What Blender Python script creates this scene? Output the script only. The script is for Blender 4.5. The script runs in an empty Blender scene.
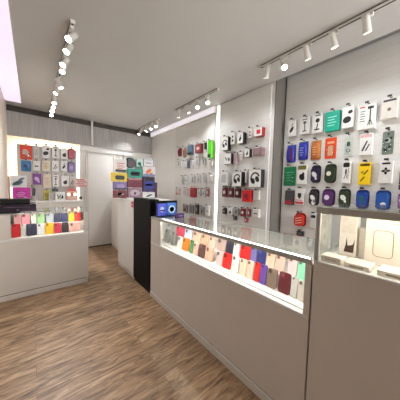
import bpy, bmesh, math, random
from mathutils import Vector, Matrix
random.seed(7)
scene = bpy.context.scene
COL = scene.collection
PI = math.pi

# ------------------------------------------------------------------ item tables (metres)
ITEMS_RIGHT=[
(0, 1.458, 2.246, 0.109, 0.218, 0.06, 'carton', (232, 230, 226), [('mouse', (22, 22, 24))], 'accessory_box', 'slim white box printed with a black slanted gadget'),
(0, 1.281, 2.248, 0.124, 0.215, 0.06, 'carton', (232, 230, 226), [('stand', (90, 90, 95))], 'accessory_box', 'white box printed with a grey phone stand'),
(0, 1.125, 2.232, 0.121, 0.232, 0.06, 'carton', (232, 230, 226), [('lamp', (22, 22, 24))], 'accessory_box', 'white box printed with a black round-headed holder'),
(0, 0.96, 2.224, 0.156, 0.232, 0.06, 'carton', (20, 168, 140), [('lines', (150, 225, 210))], 'accessory_box', 'big teal green box'),
(0, 0.802, 2.226, 0.113, 0.244, 0.06, 'carton', (232, 230, 226), [('bigmouse', (22, 22, 24))], 'accessory_box', 'white box printed with a black computer mouse shape'),
(0, 0.629, 2.178, 0.157, 0.261, 0.06, 'carton', (232, 230, 226), [('tripod', (22, 22, 24)), ('textleft', (120, 120, 125)), ('redtag', (200, 50, 50))], 'accessory_box', 'largest white box, printed with a black tripod'),
(0, 0.449, 2.248, 0.122, 0.2, 0.06, 'carton', (226, 220, 212), [('dot', (130, 110, 90)), ('topband', (60, 55, 55))], 'accessory_box', 'cream white box with a small brown dot'),
(1, 1.471, 1.892, 0.127, 0.245, 0.07, 'pouch', (40, 60, 170), [('sideband', (110, 30, 90))], 'hanging_pack', 'blue pack with a purple side panel'),
(1, 1.305, 1.912, 0.124, 0.246, 0.06, 'pouch', (38, 48, 160), [('lines', (150, 160, 220))], 'hanging_pack', 'plain deep blue pack'),
(1, 1.145, 1.901, 0.121, 0.247, 0.05, 'pouch', (190, 110, 50), [('lines', (225, 180, 130))], 'hanging_pack', 'orange brown pack'),
(1, 0.978, 1.901, 0.124, 0.254, 0.05, 'blister', (235, 80, 35), [('window', (250, 190, 150))], 'hanging_pack', 'bright orange red pack'),
(1, 0.793, 1.905, 0.076, 0.241, 0.04, 'blister', (215, 220, 212), [('plug', (60, 90, 70))], 'hanging_pack', 'narrow clear white pack'),
(1, 0.621, 1.9, 0.112, 0.231, 0.05, 'carton', (232, 230, 226), [('slant', (22, 22, 24)), ('pinkband', (225, 180, 180))], 'hanging_pack', 'white pack printed with slanted black pens'),
(1, 0.448, 1.896, 0.088, 0.234, 0.05, 'blister', (120, 130, 118), [('camo', (50, 60, 52)), ('plug', (215, 215, 210))], 'hanging_pack', 'grey green mottled pack'),
(2, 1.48, 1.561, 0.176, 0.272, 0.05, 'blister', (25, 135, 85), [('lines', (90, 190, 140))], 'hanging_pack', 'green pack'),
(2, 1.29, 1.583, 0.129, 0.265, 0.05, 'carton', (232, 230, 226), [('olivetop', (110, 105, 40)), ('blob', (22, 22, 24))], 'hanging_pack', 'white pack with an olive top and black blob'),
(2, 1.128, 1.602, 0.115, 0.228, 0.05, 'case', (45, 35, 65), [('blobw', (225, 220, 225))], 'earphone_case_pack', 'dark purple pack with a white splash'),
(2, 0.96, 1.601, 0.126, 0.232, 0.05, 'case', (48, 58, 42), [('disc', (220, 215, 195))], 'earphone_case_pack', 'dark green pack with a cream disc'),
(2, 0.786, 1.593, 0.081, 0.258, 0.05, 'carton', (232, 230, 226), [('topblack', (22, 22, 24)), ('robot', (22, 22, 24))], 'hanging_pack', 'narrow white pack with black cable print'),
(2, 0.616, 1.577, 0.106, 0.243, 0.05, 'carton', (245, 205, 20), [('slantdots', (22, 22, 24)), ('topband', (90, 70, 20))], 'hanging_pack', 'yellow pack with black slanted lines'),
(2, 0.44, 1.592, 0.104, 0.227, 0.06, 'carton', (222, 219, 214), [('flower', (22, 22, 24))], 'hanging_pack', 'white box with a black flower-shaped gadget'),
(2, 0.303, 1.528, 0.077, 0.192, 0.05, 'blister', (60, 50, 60), [('lines', (200, 190, 200))], 'hanging_pack', 'dark pack at the far right edge'),
(3, 1.458, 1.292, 0.123, 0.205, 0.04, 'carton', (70, 70, 72), [('redbottom', (190, 40, 60))], 'hanging_pack', 'dark grey pack with a red bottom stripe'),
(3, 1.311, 1.304, 0.12, 0.219, 0.04, 'carton', (232, 230, 226), [('shield', (22, 22, 24)), ('redbottom', (200, 50, 70))], 'hanging_pack', 'white pack with a black shield and red stripe'),
(3, 1.133, 1.308, 0.117, 0.215, 0.05, 'case', (50, 45, 52), [('blobw', (230, 230, 232)), ('disclow', (235, 235, 235))], 'earphone_case_pack', 'black pack with two white patches'),
(3, 0.966, 1.322, 0.14, 0.204, 0.05, 'case', (88, 48, 105), [('disc', (225, 215, 230))], 'earphone_case_pack', 'purple round-topped pack with a white disc'),
(3, 0.796, 1.335, 0.118, 0.196, 0.05, 'case', (50, 62, 45), [('blobw', (225, 230, 220))], 'earphone_case_pack', 'dark green round pack'),
(3, 0.626, 1.345, 0.118, 0.178, 0.05, 'case', (35, 70, 160), [('blobb', (30, 90, 110))], 'earphone_case_pack', 'dark blue round pack'),
(3, 0.452, 1.333, 0.123, 0.189, 0.05, 'case', (38, 85, 165), [('disclow', (225, 220, 215))], 'earphone_case_pack', 'blue round pack with a white patch below'),
(3, 0.3, 1.345, 0.081, 0.151, 0.05, 'case', (150, 110, 160), [('blobw', (230, 220, 230))], 'earphone_case_pack', 'pale purple pack at the far right edge'),
(4, 1.296, 1.006, 0.149, 0.186, 0.07, 'case', (205, 45, 30), [('stripes', (235, 190, 170))], 'hanging_pack', 'shiny red round pack with pale stripes'),
(4, 1.116, 1.012, 0.071, 0.187, 0.05, 'carton', (205, 205, 200), [('topblack', (22, 22, 24))], 'hanging_pack', 'grey white pack with a black top'),
(4, 1.28, 0.876, 0.093, 0.067, 0.04, 'carton', (55, 55, 55), [('lines', (120, 120, 120))], 'hanging_pack', 'small dark grey pack below the red one'),
]
ITEMS_MIDDLE=[
(0, 2.463, 2.14, 0.144, 0.224, 0.08, 'carton', (34, 32, 34), [('front', (232, 230, 226)), ('headset', (22, 22, 24))], 'headphone_box', 'white box printed with a black headphone'),
(0, 2.317, 2.227, 0.09, 0.184, 0.05, 'carton', (232, 230, 226), [('twodots', (22, 22, 24))], 'earphone_box', 'narrow white box with two black dots'),
(0, 2.125, 2.204, 0.113, 0.167, 0.09, 'carton', (34, 32, 34), [('front', (232, 230, 226)), ('mouse', (22, 22, 24))], 'earphone_box', 'white box with deep black sides'),
(0, 1.976, 2.265, 0.058, 0.143, 0.05, 'carton', (232, 230, 226), [('twodots', (150, 40, 50))], 'earphone_box', 'narrow white box with dark red dots'),
(0, 1.81, 2.262, 0.135, 0.124, 0.08, 'carton', (150, 30, 40), [('front', (232, 230, 226)), ('redsquare', (200, 25, 45))], 'earphone_box', 'white box with a red square'),
(1, 2.413, 1.912, 0.163, 0.175, 0.06, 'carton', (34, 32, 34), [('front', (232, 230, 226)), ('vee', (22, 22, 24))], 'earphone_box', 'white box with a black v mark'),
(1, 2.248, 1.903, 0.058, 0.167, 0.05, 'carton', (175, 150, 155), [('lines', (120, 90, 100))], 'earphone_box', 'pinkish grey narrow box'),
(1, 2.135, 1.968, 0.055, 0.107, 0.04, 'carton', (225, 220, 216), [('twodots', (150, 150, 150))], 'earphone_box', 'small pale box'),
(1, 2.006, 1.986, 0.093, 0.123, 0.06, 'carton', (34, 32, 34), [('front', (232, 230, 226)), ('mouse', (22, 22, 24))], 'earphone_box', 'white box with a black blob'),
(1, 1.809, 1.991, 0.153, 0.109, 0.08, 'carton', (140, 110, 112), [('lines', (190, 165, 165))], 'earphone_box', 'dusky red-grey box'),
(2, 2.461, 1.554, 0.182, 0.225, 0.08, 'carton', (222, 222, 220), [('ghost', (190, 190, 190))], 'headphone_box', 'plain pale box'),
(2, 2.164, 1.54, 0.181, 0.228, 0.09, 'carton', (34, 32, 34), [('front', (232, 230, 226)), ('headset', (22, 22, 24))], 'headphone_box', 'smaller white box with a black headphone'),
(2, 2.014, 1.548, 0.03, 0.226, 0.06, 'carton', (205, 200, 198), [('lowblack', (22, 22, 24))], 'headphone_box', 'very narrow grey box with a black foot'),
(2, 1.825, 1.529, 0.207, 0.256, 0.09, 'carton', (34, 32, 34), [('front', (232, 230, 226)), ('headset', (22, 22, 24))], 'headphone_box', 'largest white box with a black headphone'),
(3, 2.481, 1.359, 0.095, 0.157, 0.04, 'carton', (110, 30, 38), [('whitespot', (232, 230, 226))], 'earphone_pack', 'dark red small pack, nearest the strip'),
(3, 2.338, 1.359, 0.089, 0.152, 0.04, 'carton', (105, 28, 36), [('whitespot', (232, 230, 226))], 'earphone_pack', 'dark red small pack, second from strip'),
(3, 2.192, 1.357, 0.104, 0.15, 0.04, 'carton', (85, 25, 32), [('whitespot', (232, 230, 226))], 'earphone_pack', 'dark red small pack, third from strip'),
(3, 1.987, 1.305, 0.155, 0.176, 0.07, 'carton', (205, 18, 28), [('blobdark', (130, 10, 20))], 'earphone_pack', 'bright red box'),
(3, 1.826, 1.347, 0.092, 0.133, 0.04, 'carton', (225, 222, 216), [('lines', (190, 190, 190))], 'earphone_pack', 'white grey small pack'),
(4, 2.476, 1.055, 0.086, 0.116, 0.04, 'case', (40, 38, 42), [('whitespot', (150, 150, 150))], 'earbud_pack', 'rounded black pack'),
(4, 2.334, 1.062, 0.085, 0.118, 0.04, 'carton', (232, 230, 226), [('blob', (22, 22, 24))], 'earbud_pack', 'white pack with a black blob'),
(4, 2.204, 1.084, 0.088, 0.097, 0.04, 'carton', (150, 148, 150), [('mouse', (22, 22, 24))], 'earbud_pack', 'grey pack with a black slash'),
(4, 2.072, 1.067, 0.076, 0.124, 0.04, 'carton', (125, 35, 45), [('whitespot', (232, 230, 226))], 'earbud_pack', 'dark red pack nearest the strip'),
(4, 1.964, 1.079, 0.063, 0.119, 0.04, 'carton', (140, 70, 75), [('whitespot', (232, 230, 226))], 'earbud_pack', 'brick red pack'),
(4, 1.817, 1.087, 0.105, 0.117, 0.05, 'carton', (228, 224, 218), [('dash', (22, 22, 24))], 'earbud_pack', 'white pack with one black dash'),
(4, 2.235, 0.99, 0.052, 0.061, 0.04, 'carton', (40, 38, 40), [('whitespot', (150, 150, 150))], 'earbud_pack', 'tiny black pack under the others'),
(4, 1.996, 0.982, 0.058, 0.069, 0.04, 'carton', (150, 55, 65), [('whitespot', (232, 230, 226))], 'earbud_pack', 'tiny red pack under the others'),
]
ITEMS_LEFT=[
(0, 3.923, 2.202, 0.135, 0.183, 0.05, 'pouch', (120, 30, 40), [('whitespot', (60, 25, 30))], 'hanging_pack', 'dark red pack'),
(0, 3.723, 2.167, 0.103, 0.201, 0.05, 'pouch', (165, 125, 105), [('lines', (110, 70, 60))], 'hanging_pack', 'tan pack'),
(0, 3.495, 2.187, 0.157, 0.195, 0.06, 'carton', (95, 120, 140), [('lowblack', (22, 22, 24))], 'hanging_pack', 'blue grey pack'),
(0, 3.201, 2.191, 0.184, 0.169, 0.07, 'carton', (140, 60, 65), [('whitespot', (220, 190, 185))], 'hanging_pack', 'red brown box'),
(0, 3.026, 2.244, 0.033, 0.123, 0.05, 'carton', (40, 48, 42), [('lines', (90, 100, 90))], 'hanging_pack', 'narrow black pack'),
(0, 2.854, 2.057, 0.087, 0.312, 0.08, 'carton', (90, 205, 30), [('lowblack', (30, 60, 20))], 'hanging_pack', 'tall bright green box'),
(1, 3.923, 1.977, 0.103, 0.13, 0.04, 'carton', (215, 212, 210), [('twodots', (22, 22, 24))], 'hanging_pack', 'tiny white pack, farthest from the strip'),
(1, 3.709, 1.928, 0.11, 0.139, 0.04, 'pouch', (226, 224, 224), [], 'hanging_pack', 'plain white pack'),
(1, 3.568, 1.918, 0.046, 0.16, 0.04, 'carton', (85, 85, 110), [('lines', (50, 50, 70))], 'hanging_pack', 'slate blue narrow pack'),
(1, 3.438, 1.924, 0.091, 0.153, 0.04, 'pouch', (225, 224, 228), [('lines', (190, 190, 200))], 'hanging_pack', 'white pack with faint lines'),
(1, 3.25, 1.953, 0.104, 0.137, 0.04, 'carton', (195, 192, 188), [('twodots', (150, 150, 150))], 'hanging_pack', 'grey white pack'),
(1, 3.049, 1.953, 0.078, 0.119, 0.04, 'carton', (180, 178, 172), [('lines', (120, 120, 120))], 'hanging_pack', 'warm grey pack'),
(1, 2.864, 1.915, 0.094, 0.095, 0.04, 'carton', (222, 218, 210), [('twodots', (150, 150, 150))], 'hanging_pack', 'cream white pack, nearest the strip'),
(2, 3.766, 1.57, 0.051, 0.173, 0.04, 'carton', (190, 190, 188), [('mouse', (22, 22, 24))], 'hanging_pack', 'grey pack with a black mark'),
(2, 3.63, 1.574, 0.078, 0.177, 0.04, 'carton', (225, 224, 220), [('dash', (22, 22, 24))], 'hanging_pack', 'white pack with one dash'),
(2, 3.393, 1.591, 0.105, 0.157, 0.04, 'carton', (205, 202, 198), [('twodots', (22, 22, 24))], 'hanging_pack', 'pale pack with two black dots'),
(2, 3.208, 1.603, 0.084, 0.151, 0.04, 'carton', (212, 208, 204), [('slant', (22, 22, 24))], 'hanging_pack', 'pale pack with a slanted line'),
(2, 3.022, 1.609, 0.071, 0.147, 0.04, 'carton', (198, 196, 192), [('lines', (150, 150, 150))], 'hanging_pack', 'grey pack with lines'),
(2, 2.853, 1.605, 0.083, 0.152, 0.04, 'pouch', (214, 210, 206), [], 'hanging_pack', 'plain pale pack, nearest the strip'),
(3, 3.96, 1.333, 0.138, 0.144, 0.04, 'carton', (205, 190, 188), [('redbottom', (180, 60, 70))], 'hanging_pack', 'pale pack with a red foot'),
(3, 3.652, 1.325, 0.154, 0.157, 0.04, 'carton', (205, 198, 194), [('lines', (200, 120, 125))], 'hanging_pack', 'pale pack with pink lines'),
(3, 3.374, 1.307, 0.18, 0.196, 0.05, 'carton', (170, 25, 45), [('lines', (110, 15, 30))], 'hanging_pack', 'crimson pack'),
(3, 3.166, 1.337, 0.058, 0.134, 0.04, 'carton', (190, 200, 190), [('dash', (22, 22, 24))], 'hanging_pack', 'green grey pack'),
(3, 3.043, 1.331, 0.067, 0.146, 0.04, 'carton', (210, 212, 206), [('mouse', (22, 22, 24))], 'hanging_pack', 'white pack with a black slash'),
(3, 2.926, 1.344, 0.052, 0.147, 0.04, 'carton', (150, 85, 90), [('whitespot', (232, 230, 226))], 'hanging_pack', 'faded red pack'),
(4, 3.643, 0.966, 0.147, 0.161, 0.05, 'carton', (150, 128, 122), [('blob', (60, 50, 50))], 'hanging_pack', 'brown grey pack'),
(4, 3.416, 0.968, 0.114, 0.174, 0.05, 'carton', (135, 130, 124), [('lines', (80, 80, 80))], 'hanging_pack', 'grey pack'),
(4, 3.231, 0.966, 0.073, 0.2, 0.05, 'carton', (52, 52, 50), [('whitespot', (150, 150, 150))], 'hanging_pack', 'black pack'),
(4, 3.072, 0.972, 0.093, 0.165, 0.04, 'carton', (160, 158, 154), [('mouse', (22, 22, 24))], 'hanging_pack', 'light grey pack with a black mark'),
(4, 2.901, 0.979, 0.087, 0.189, 0.05, 'carton', (228, 226, 222), [('dash', (150, 150, 150))], 'hanging_pack', 'tall white pack'),
]
ITEMS_BACK=[
(0, -0.077, 1.992, 0.19, 0.28, 0.05, 'blister', (225, 70, 45), [('blobw', (240, 200, 180))], 'hanging_pack', 'orange red pack'),
(0, 0.083, 2.042, 0.083, 0.245, 0.04, 'carton', (205, 200, 200), [('slant', (150, 150, 150))], 'hanging_pack', 'narrow grey pack'),
(0, 0.244, 2.051, 0.138, 0.26, 0.04, 'carton', (232, 230, 226), [('bigmouse', (22, 22, 24))], 'hanging_pack', 'white pack with a black mouse shape'),
(0, 0.408, 2.07, 0.137, 0.246, 0.04, 'carton', (232, 230, 226), [('stand', (22, 22, 24))], 'hanging_pack', 'white pack with a black stand'),
(0, 0.559, 2.064, 0.129, 0.226, 0.04, 'carton', (232, 230, 226), [('blob', (22, 22, 24))], 'hanging_pack', 'white pack with a small black blob'),
(0, 0.699, 2.078, 0.138, 0.234, 0.05, 'case', (175, 35, 60), [('lines', (120, 20, 40))], 'hanging_pack', 'crimson rounded pack'),
(1, -0.084, 1.753, 0.16, 0.215, 0.05, 'pouch', (60, 120, 170), [('blobdark', (30, 60, 110))], 'hanging_pack', 'blue pack'),
(1, 0.081, 1.777, 0.113, 0.196, 0.04, 'carton', (232, 230, 226), [('dash', (22, 22, 24))], 'hanging_pack', 'white pack with one black bar'),
(1, 0.237, 1.78, 0.135, 0.217, 0.04, 'carton', (222, 212, 190), [('lines', (180, 140, 60))], 'hanging_pack', 'cream pack with gold lines'),
(1, 0.398, 1.783, 0.123, 0.226, 0.04, 'carton', (232, 230, 226), [('slant', (22, 22, 24))], 'hanging_pack', 'white pack with a black slash'),
(1, 0.55, 1.798, 0.118, 0.222, 0.04, 'carton', (226, 224, 228), [('mouse', (22, 22, 24))], 'hanging_pack', 'white pack with a black slanted gadget'),
(1, 0.694, 1.781, 0.134, 0.235, 0.05, 'case', (105, 70, 140), [('whitespot', (160, 130, 190))], 'hanging_pack', 'purple rounded pack'),
(2, 0.087, 1.491, 0.136, 0.225, 0.05, 'carton', (125, 60, 145), [('blobw', (215, 190, 220))], 'hanging_pack', 'purple box with a pale patch'),
(2, 0.249, 1.423, 0.136, 0.295, 0.04, 'carton', (225, 210, 190), [('lines', (200, 160, 130))], 'hanging_pack', 'beige pack'),
(2, 0.4, 1.456, 0.117, 0.25, 0.04, 'carton', (232, 230, 226), [('stand', (22, 22, 24))], 'hanging_pack', 'white pack with a black stand'),
(2, 0.569, 1.465, 0.141, 0.233, 0.04, 'carton', (232, 230, 226), [('blob', (22, 22, 24))], 'hanging_pack', 'white pack with a black blob'),
(2, 0.707, 1.468, 0.105, 0.22, 0.04, 'carton', (224, 216, 214), [('slant', (22, 22, 24))], 'hanging_pack', 'pale pink-white pack with a slash'),
(3, 0.241, 1.178, 0.119, 0.191, 0.05, 'carton', (195, 185, 80), [('lines', (60, 100, 50))], 'hanging_pack', 'yellow green pack'),
(3, 0.389, 1.349, 0.11, 0.064, 0.05, 'case', (40, 62, 40), [('whitespot', (70, 100, 60))], 'hanging_pack', 'small dark green pack'),
]
CASES=[
(0, 2.388, 0.758, 0.089, 0.176, (150, 155, 150), 'silver grey phone case farthest along the low row'),
(0, 2.216, 0.764, 0.09, 0.167, (140, 142, 138), 'silver grey phone case second along the low row'),
(1, 2.489, 0.899, 0.134, 0.096, (215, 222, 226), 'clear pale blue phone case, far end of high row'),
(1, 2.216, 0.905, 0.181, 0.094, (235, 85, 110), 'coral pink phone case'),
(0, 2.068, 0.776, 0.1, 0.125, (232, 232, 230), 'white phone case before the orange one'),
(0, 1.946, 0.775, 0.133, 0.13, (240, 140, 40), 'orange phone case'),
(1, 2.034, 0.895, 0.141, 0.092, (205, 215, 235), 'pale lilac phone case'),
(0, 1.832, 0.772, 0.059, 0.133, (90, 150, 95), 'green phone case'),
(1, 1.865, 0.883, 0.135, 0.102, (240, 190, 165), 'peach phone case at the far end of its high row'),
(0, 1.754, 0.773, 0.078, 0.113, (242, 195, 175), 'peach phone case before the brown one'),
(0, 1.654, 0.767, 0.099, 0.133, (95, 65, 58), 'dark brown phone case'),
(1, 1.72, 0.879, 0.108, 0.104, (245, 185, 155), 'peach phone case behind the brown one'),
(0, 1.534, 0.762, 0.109, 0.134, (243, 190, 165), 'peach phone case after the brown one'),
(1, 1.598, 0.869, 0.09, 0.108, (246, 200, 180), 'pale peach phone case in the high row'),
(1, 1.457, 0.87, 0.116, 0.116, (190, 165, 155), 'taupe phone case'),
(0, 1.384, 0.765, 0.084, 0.125, (225, 205, 200), 'pinkish white phone case before the red one'),
(1, 1.347, 0.895, 0.086, 0.099, (45, 48, 66), 'black phone case'),
(0, 1.284, 0.775, 0.099, 0.125, (228, 42, 42), 'red phone case in the low row'),
(1, 1.262, 0.882, 0.066, 0.107, (228, 232, 232), 'white phone case beside the black one'),
(0, 1.183, 0.769, 0.078, 0.131, (225, 228, 228), 'white phone case beside the low red one'),
(1, 1.155, 0.889, 0.111, 0.107, (232, 38, 38), 'red phone case in the high row'),
(0, 1.097, 0.773, 0.069, 0.125, (238, 215, 190), 'cream phone case in the low row'),
(0, 1.022, 0.772, 0.065, 0.131, (244, 205, 185), 'pale peach phone case in the low row'),
(1, 1.063, 0.883, 0.058, 0.112, (120, 115, 175), 'lavender phone case'),
(0, 0.955, 0.772, 0.048, 0.138, (215, 45, 40), 'narrow red phone case at the low row end'),
(1, 0.986, 0.887, 0.081, 0.109, (45, 55, 120), 'navy blue phone case'),
(0, 0.897, 0.768, 0.053, 0.141, (110, 75, 165), 'purple phone case'),
(1, 0.897, 0.87, 0.071, 0.118, (225, 195, 170), 'beige phone case'),
(0, 0.821, 0.763, 0.08, 0.139, (130, 112, 98), 'brown grey phone case'),
(1, 0.814, 0.873, 0.073, 0.117, (232, 190, 175), 'dusty pink phone case'),
(0, 0.722, 0.764, 0.085, 0.142, (98, 32, 42), 'maroon phone case'),
(1, 0.717, 0.879, 0.063, 0.116, (240, 205, 205), 'pale pink phone case'),
(0, 0.65, 0.762, 0.042, 0.137, (205, 200, 196), 'light grey phone case'),
(1, 0.647, 0.866, 0.057, 0.126, (150, 220, 185), 'mint green phone case'),
(0, 0.595, 0.759, 0.055, 0.13, (208, 200, 190), 'greige phone case'),
]
LCASES=[
(1, -0.162, 0.947, 0.075, 0.137, (235, 175, 180), 'pale pink phone case at the left end of upper row'),
(1, -0.074, 0.946, 0.088, 0.136, (240, 160, 175), 'pink phone case'),
(1, 0.011, 0.938, 0.057, 0.142, (228, 232, 226), 'white phone case'),
(1, 0.092, 0.933, 0.086, 0.142, (150, 195, 140), 'pale green phone case'),
(1, 0.196, 0.93, 0.083, 0.147, (175, 185, 200), 'pale blue-grey phone case'),
(1, 0.286, 0.927, 0.084, 0.157, (45, 50, 80), 'navy phone case beside the deep blue one'),
(1, 0.377, 0.922, 0.084, 0.159, (40, 48, 105), 'deep blue phone case beside the yellow one'),
(1, 0.466, 0.936, 0.077, 0.15, (240, 205, 40), 'yellow phone case in the upper row'),
(1, 0.551, 0.929, 0.085, 0.155, (230, 50, 45), 'red phone case in the upper row'),
(0, -0.174, 0.792, 0.088, 0.173, (215, 30, 42), 'red phone case at the left end of lower row'),
(0, -0.099, 0.795, 0.051, 0.16, (222, 220, 215), 'white phone case beside the left red one'),
(0, -0.013, 0.79, 0.108, 0.165, (50, 50, 78), 'wide navy phone case'),
(0, 0.087, 0.791, 0.08, 0.155, (222, 226, 230), 'pale white-blue phone case'),
(0, 0.182, 0.79, 0.096, 0.161, (242, 190, 30), 'yellow phone case in the lower row'),
(0, 0.282, 0.795, 0.084, 0.141, (205, 35, 70), 'crimson phone case'),
(0, 0.373, 0.799, 0.082, 0.141, (38, 30, 32), 'black phone case'),
(0, 0.497, 0.794, 0.147, 0.138, (235, 185, 175), 'wide salmon pink phone case'),
]
K = (22, 22, 24)
CAM_F=205.403
CAM_AXES=[[0.774449, -0.632196, 0.023584], [0.018673, 0.060105, 0.998017], [0.632361, 0.772473, -0.058353]]
POW_L, POW_R, POW_M, POW_F, POW_FILL, EXPOSURE = 27, 12, 28, 50, 160, 0.16
LAMP_COL = (.965, .985, 1.02)
LED_R, LED_V, LED_L = 16, 19, 13


# ------------------------------------------------------------------ materials
def lin(c):
    return tuple(((v/255)/12.92 if v/255 <= .04045 else ((v/255+.055)/1.055)**2.4) for v in c) + (1,)
_M = {}
def mat(c, rough=.5, metal=0.0, vary=.06, scale=30, spec=.5, coat=0.0):
    """plain surface with a faint procedural mottle"""
    key = (tuple(c), rough, metal, vary, scale, spec, coat)
    if key in _M: return _M[key]
    m = bpy.data.materials.new('surface'); m.use_nodes = True
    nt = m.node_tree; b = nt.nodes['Principled BSDF']
    L = lin(c)
    tc = nt.nodes.new('ShaderNodeTexCoord'); n = nt.nodes.new('ShaderNodeTexNoise')
    n.inputs['Scale'].default_value = scale; n.inputs['Detail'].default_value = 2
    r = nt.nodes.new('ShaderNodeValToRGB')
    r.color_ramp.elements[0].position = .3; r.color_ramp.elements[1].position = .7
    r.color_ramp.elements[0].color = tuple(v*(1-vary) for v in L[:3])+(1,)
    r.color_ramp.elements[1].color = tuple(min(1, v*(1+vary)) for v in L[:3])+(1,)
    nt.links.new(tc.outputs['Object'], n.inputs['Vector'])
    nt.links.new(n.outputs['Fac'], r.inputs['Fac']); nt.links.new(r.outputs['Color'], b.inputs['Base Color'])
    b.inputs['Roughness'].default_value = rough; b.inputs['Metallic'].default_value = metal
    b.inputs['Specular IOR Level'].default_value = spec; b.inputs['Coat Weight'].default_value = coat
    _M[key] = m
    return m
def glow(c, s):
    key = ('glow', tuple(c), s)
    if key in _M: return _M[key]
    m = bpy.data.materials.new('surface_glow'); m.use_nodes = True
    b = m.node_tree.nodes['Principled BSDF']
    b.inputs['Base Color'].default_value = lin(c)
    b.inputs['Emission Color'].default_value = lin(c); b.inputs['Emission Strength'].default_value = s
    _M[key] = m
    return m
def make_glass(tint=(.93, .97, .95), gloss=1.0):
    m = bpy.data.materials.new('clear_glass'); m.use_nodes = True
    nt = m.node_tree; nt.nodes.clear()
    o = nt.nodes.new('ShaderNodeOutputMaterial'); mx = nt.nodes.new('ShaderNodeMixShader')
    t = nt.nodes.new('ShaderNodeBsdfTransparent'); g = nt.nodes.new('ShaderNodeBsdfGlossy')
    lw = nt.nodes.new('ShaderNodeLayerWeight'); lw.inputs['Blend'].default_value = .5
    f = nt.nodes.new('ShaderNodeMath'); f.operation = 'POWER'; f.inputs[1].default_value = 5
    nt.links.new(lw.outputs['Facing'], f.inputs[0])
    ml = nt.nodes.new('ShaderNodeMath'); ml.operation = 'MULTIPLY_ADD'; ml.inputs[1].default_value = .9*gloss; ml.inputs[2].default_value = .035*gloss
    t.inputs['Color'].default_value = tint+(1,); g.inputs['Roughness'].default_value = .03
    nt.links.new(f.outputs[0], ml.inputs[0]); nt.links.new(ml.outputs[0], mx.inputs['Fac'])
    nt.links.new(t.outputs[0], mx.inputs[1]); nt.links.new(g.outputs[0], mx.inputs[2])
    nt.links.new(mx.outputs[0], o.inputs['Surface'])
    return m
def wood_floor():
    m = bpy.data.materials.new('oak_laminate_planks'); m.use_nodes = True
    nt = m.node_tree; b = nt.nodes['Principled BSDF']; N = nt.nodes.new; L = nt.links.new
    tc = N('ShaderNodeTexCoord')
    br = N('ShaderNodeTexBrick'); br.offset = .37
    br.inputs['Scale'].default_value = 1; br.inputs['Brick Width'].default_value = 1.25; br.inputs['Row Height'].default_value = .15
    br.inputs['Mortar Size'].default_value = .0014; br.inputs['Mortar Smooth'].default_value = .3
    br.inputs['Color1'].default_value = (0, 0, 0, 1); br.inputs['Color2'].default_value = (1, 1, 1, 1); br.inputs['Mortar'].default_value = (.5, .5, .5, 1)
    L(tc.outputs['Object'], br.inputs['Vector'])
    mp = N('ShaderNodeMapping'); mp.inputs['Scale'].default_value = (3.4, 19, 1)
    # shift grain per plank
    ad = N('ShaderNodeVectorMath'); ad.operation = 'ADD'
    sc = N('ShaderNodeVectorMath'); sc.operation = 'SCALE'; sc.inputs['Scale'].default_value = 9.0
    L(br.outputs['Color'], sc.inputs[0]); L(tc.outputs['Object'], ad.inputs[0]); L(sc.outputs[0], ad.inputs[1]); L(ad.outputs[0], mp.inputs['Vector'])
    n = N('ShaderNodeTexNoise'); n.inputs['Scale'].default_value = 1.15; n.inputs['Detail'].default_value = 6; n.inputs['Roughness'].default_value = .64; n.inputs['Distortion'].default_value = .9
    L(mp.outputs[0], n.inputs['Vector'])
    r = N('ShaderNodeValToRGB'); e = r.color_ramp.elements
    e[0].position = .31; e[0].color = lin((80, 57, 38)); e[1].position = .71; e[1].color = lin((194, 163, 129))
    x = e.new(.5); x.color = lin((150, 119, 89))
    L(n.outputs['Fac'], r.inputs['Fac'])
    # plank to plank tone
    mp2 = N('ShaderNodeMapping'); mp2.inputs['Scale'].default_value = (.7, 2.6, 1)
    n2 = N('ShaderNodeTexNoise'); n2.inputs['Scale'].default_value = 1.2; n2.inputs['Detail'].default_value = 2
    L(ad.outputs[0], mp2.inputs['Vector']); L(mp2.outputs[0], n2.inputs['Vector'])
    mr = N('ShaderNodeMapRange'); mr.inputs['From Min'].default_value = .3; mr.inputs['From Max'].default_value = .7; mr.inputs['To Min'].default_value = .72; mr.inputs['To Max'].default_value = 1.18
    L(n2.outputs['Fac'], mr.inputs['Value'])
    mu = N('ShaderNodeVectorMath'); mu.operation = 'SCALE'
    L(r.outputs['Color'], mu.inputs[0]); L(mr.outputs[0], mu.inputs['Scale'])
    mx = N('ShaderNodeMix'); mx.data_type = 'RGBA'; mx.inputs['B'].default_value = lin((104, 78, 57))
    L(br.outputs['Fac'], mx.inputs['Factor']); L(mu.outputs[0], mx.inputs['A'])
    L(mx.outputs['Result'], b.inputs['Base Color'])
    b.inputs['Roughness'].default_value = .42; b.inputs['Specular IOR Level'].default_value = .4
    return m
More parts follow.
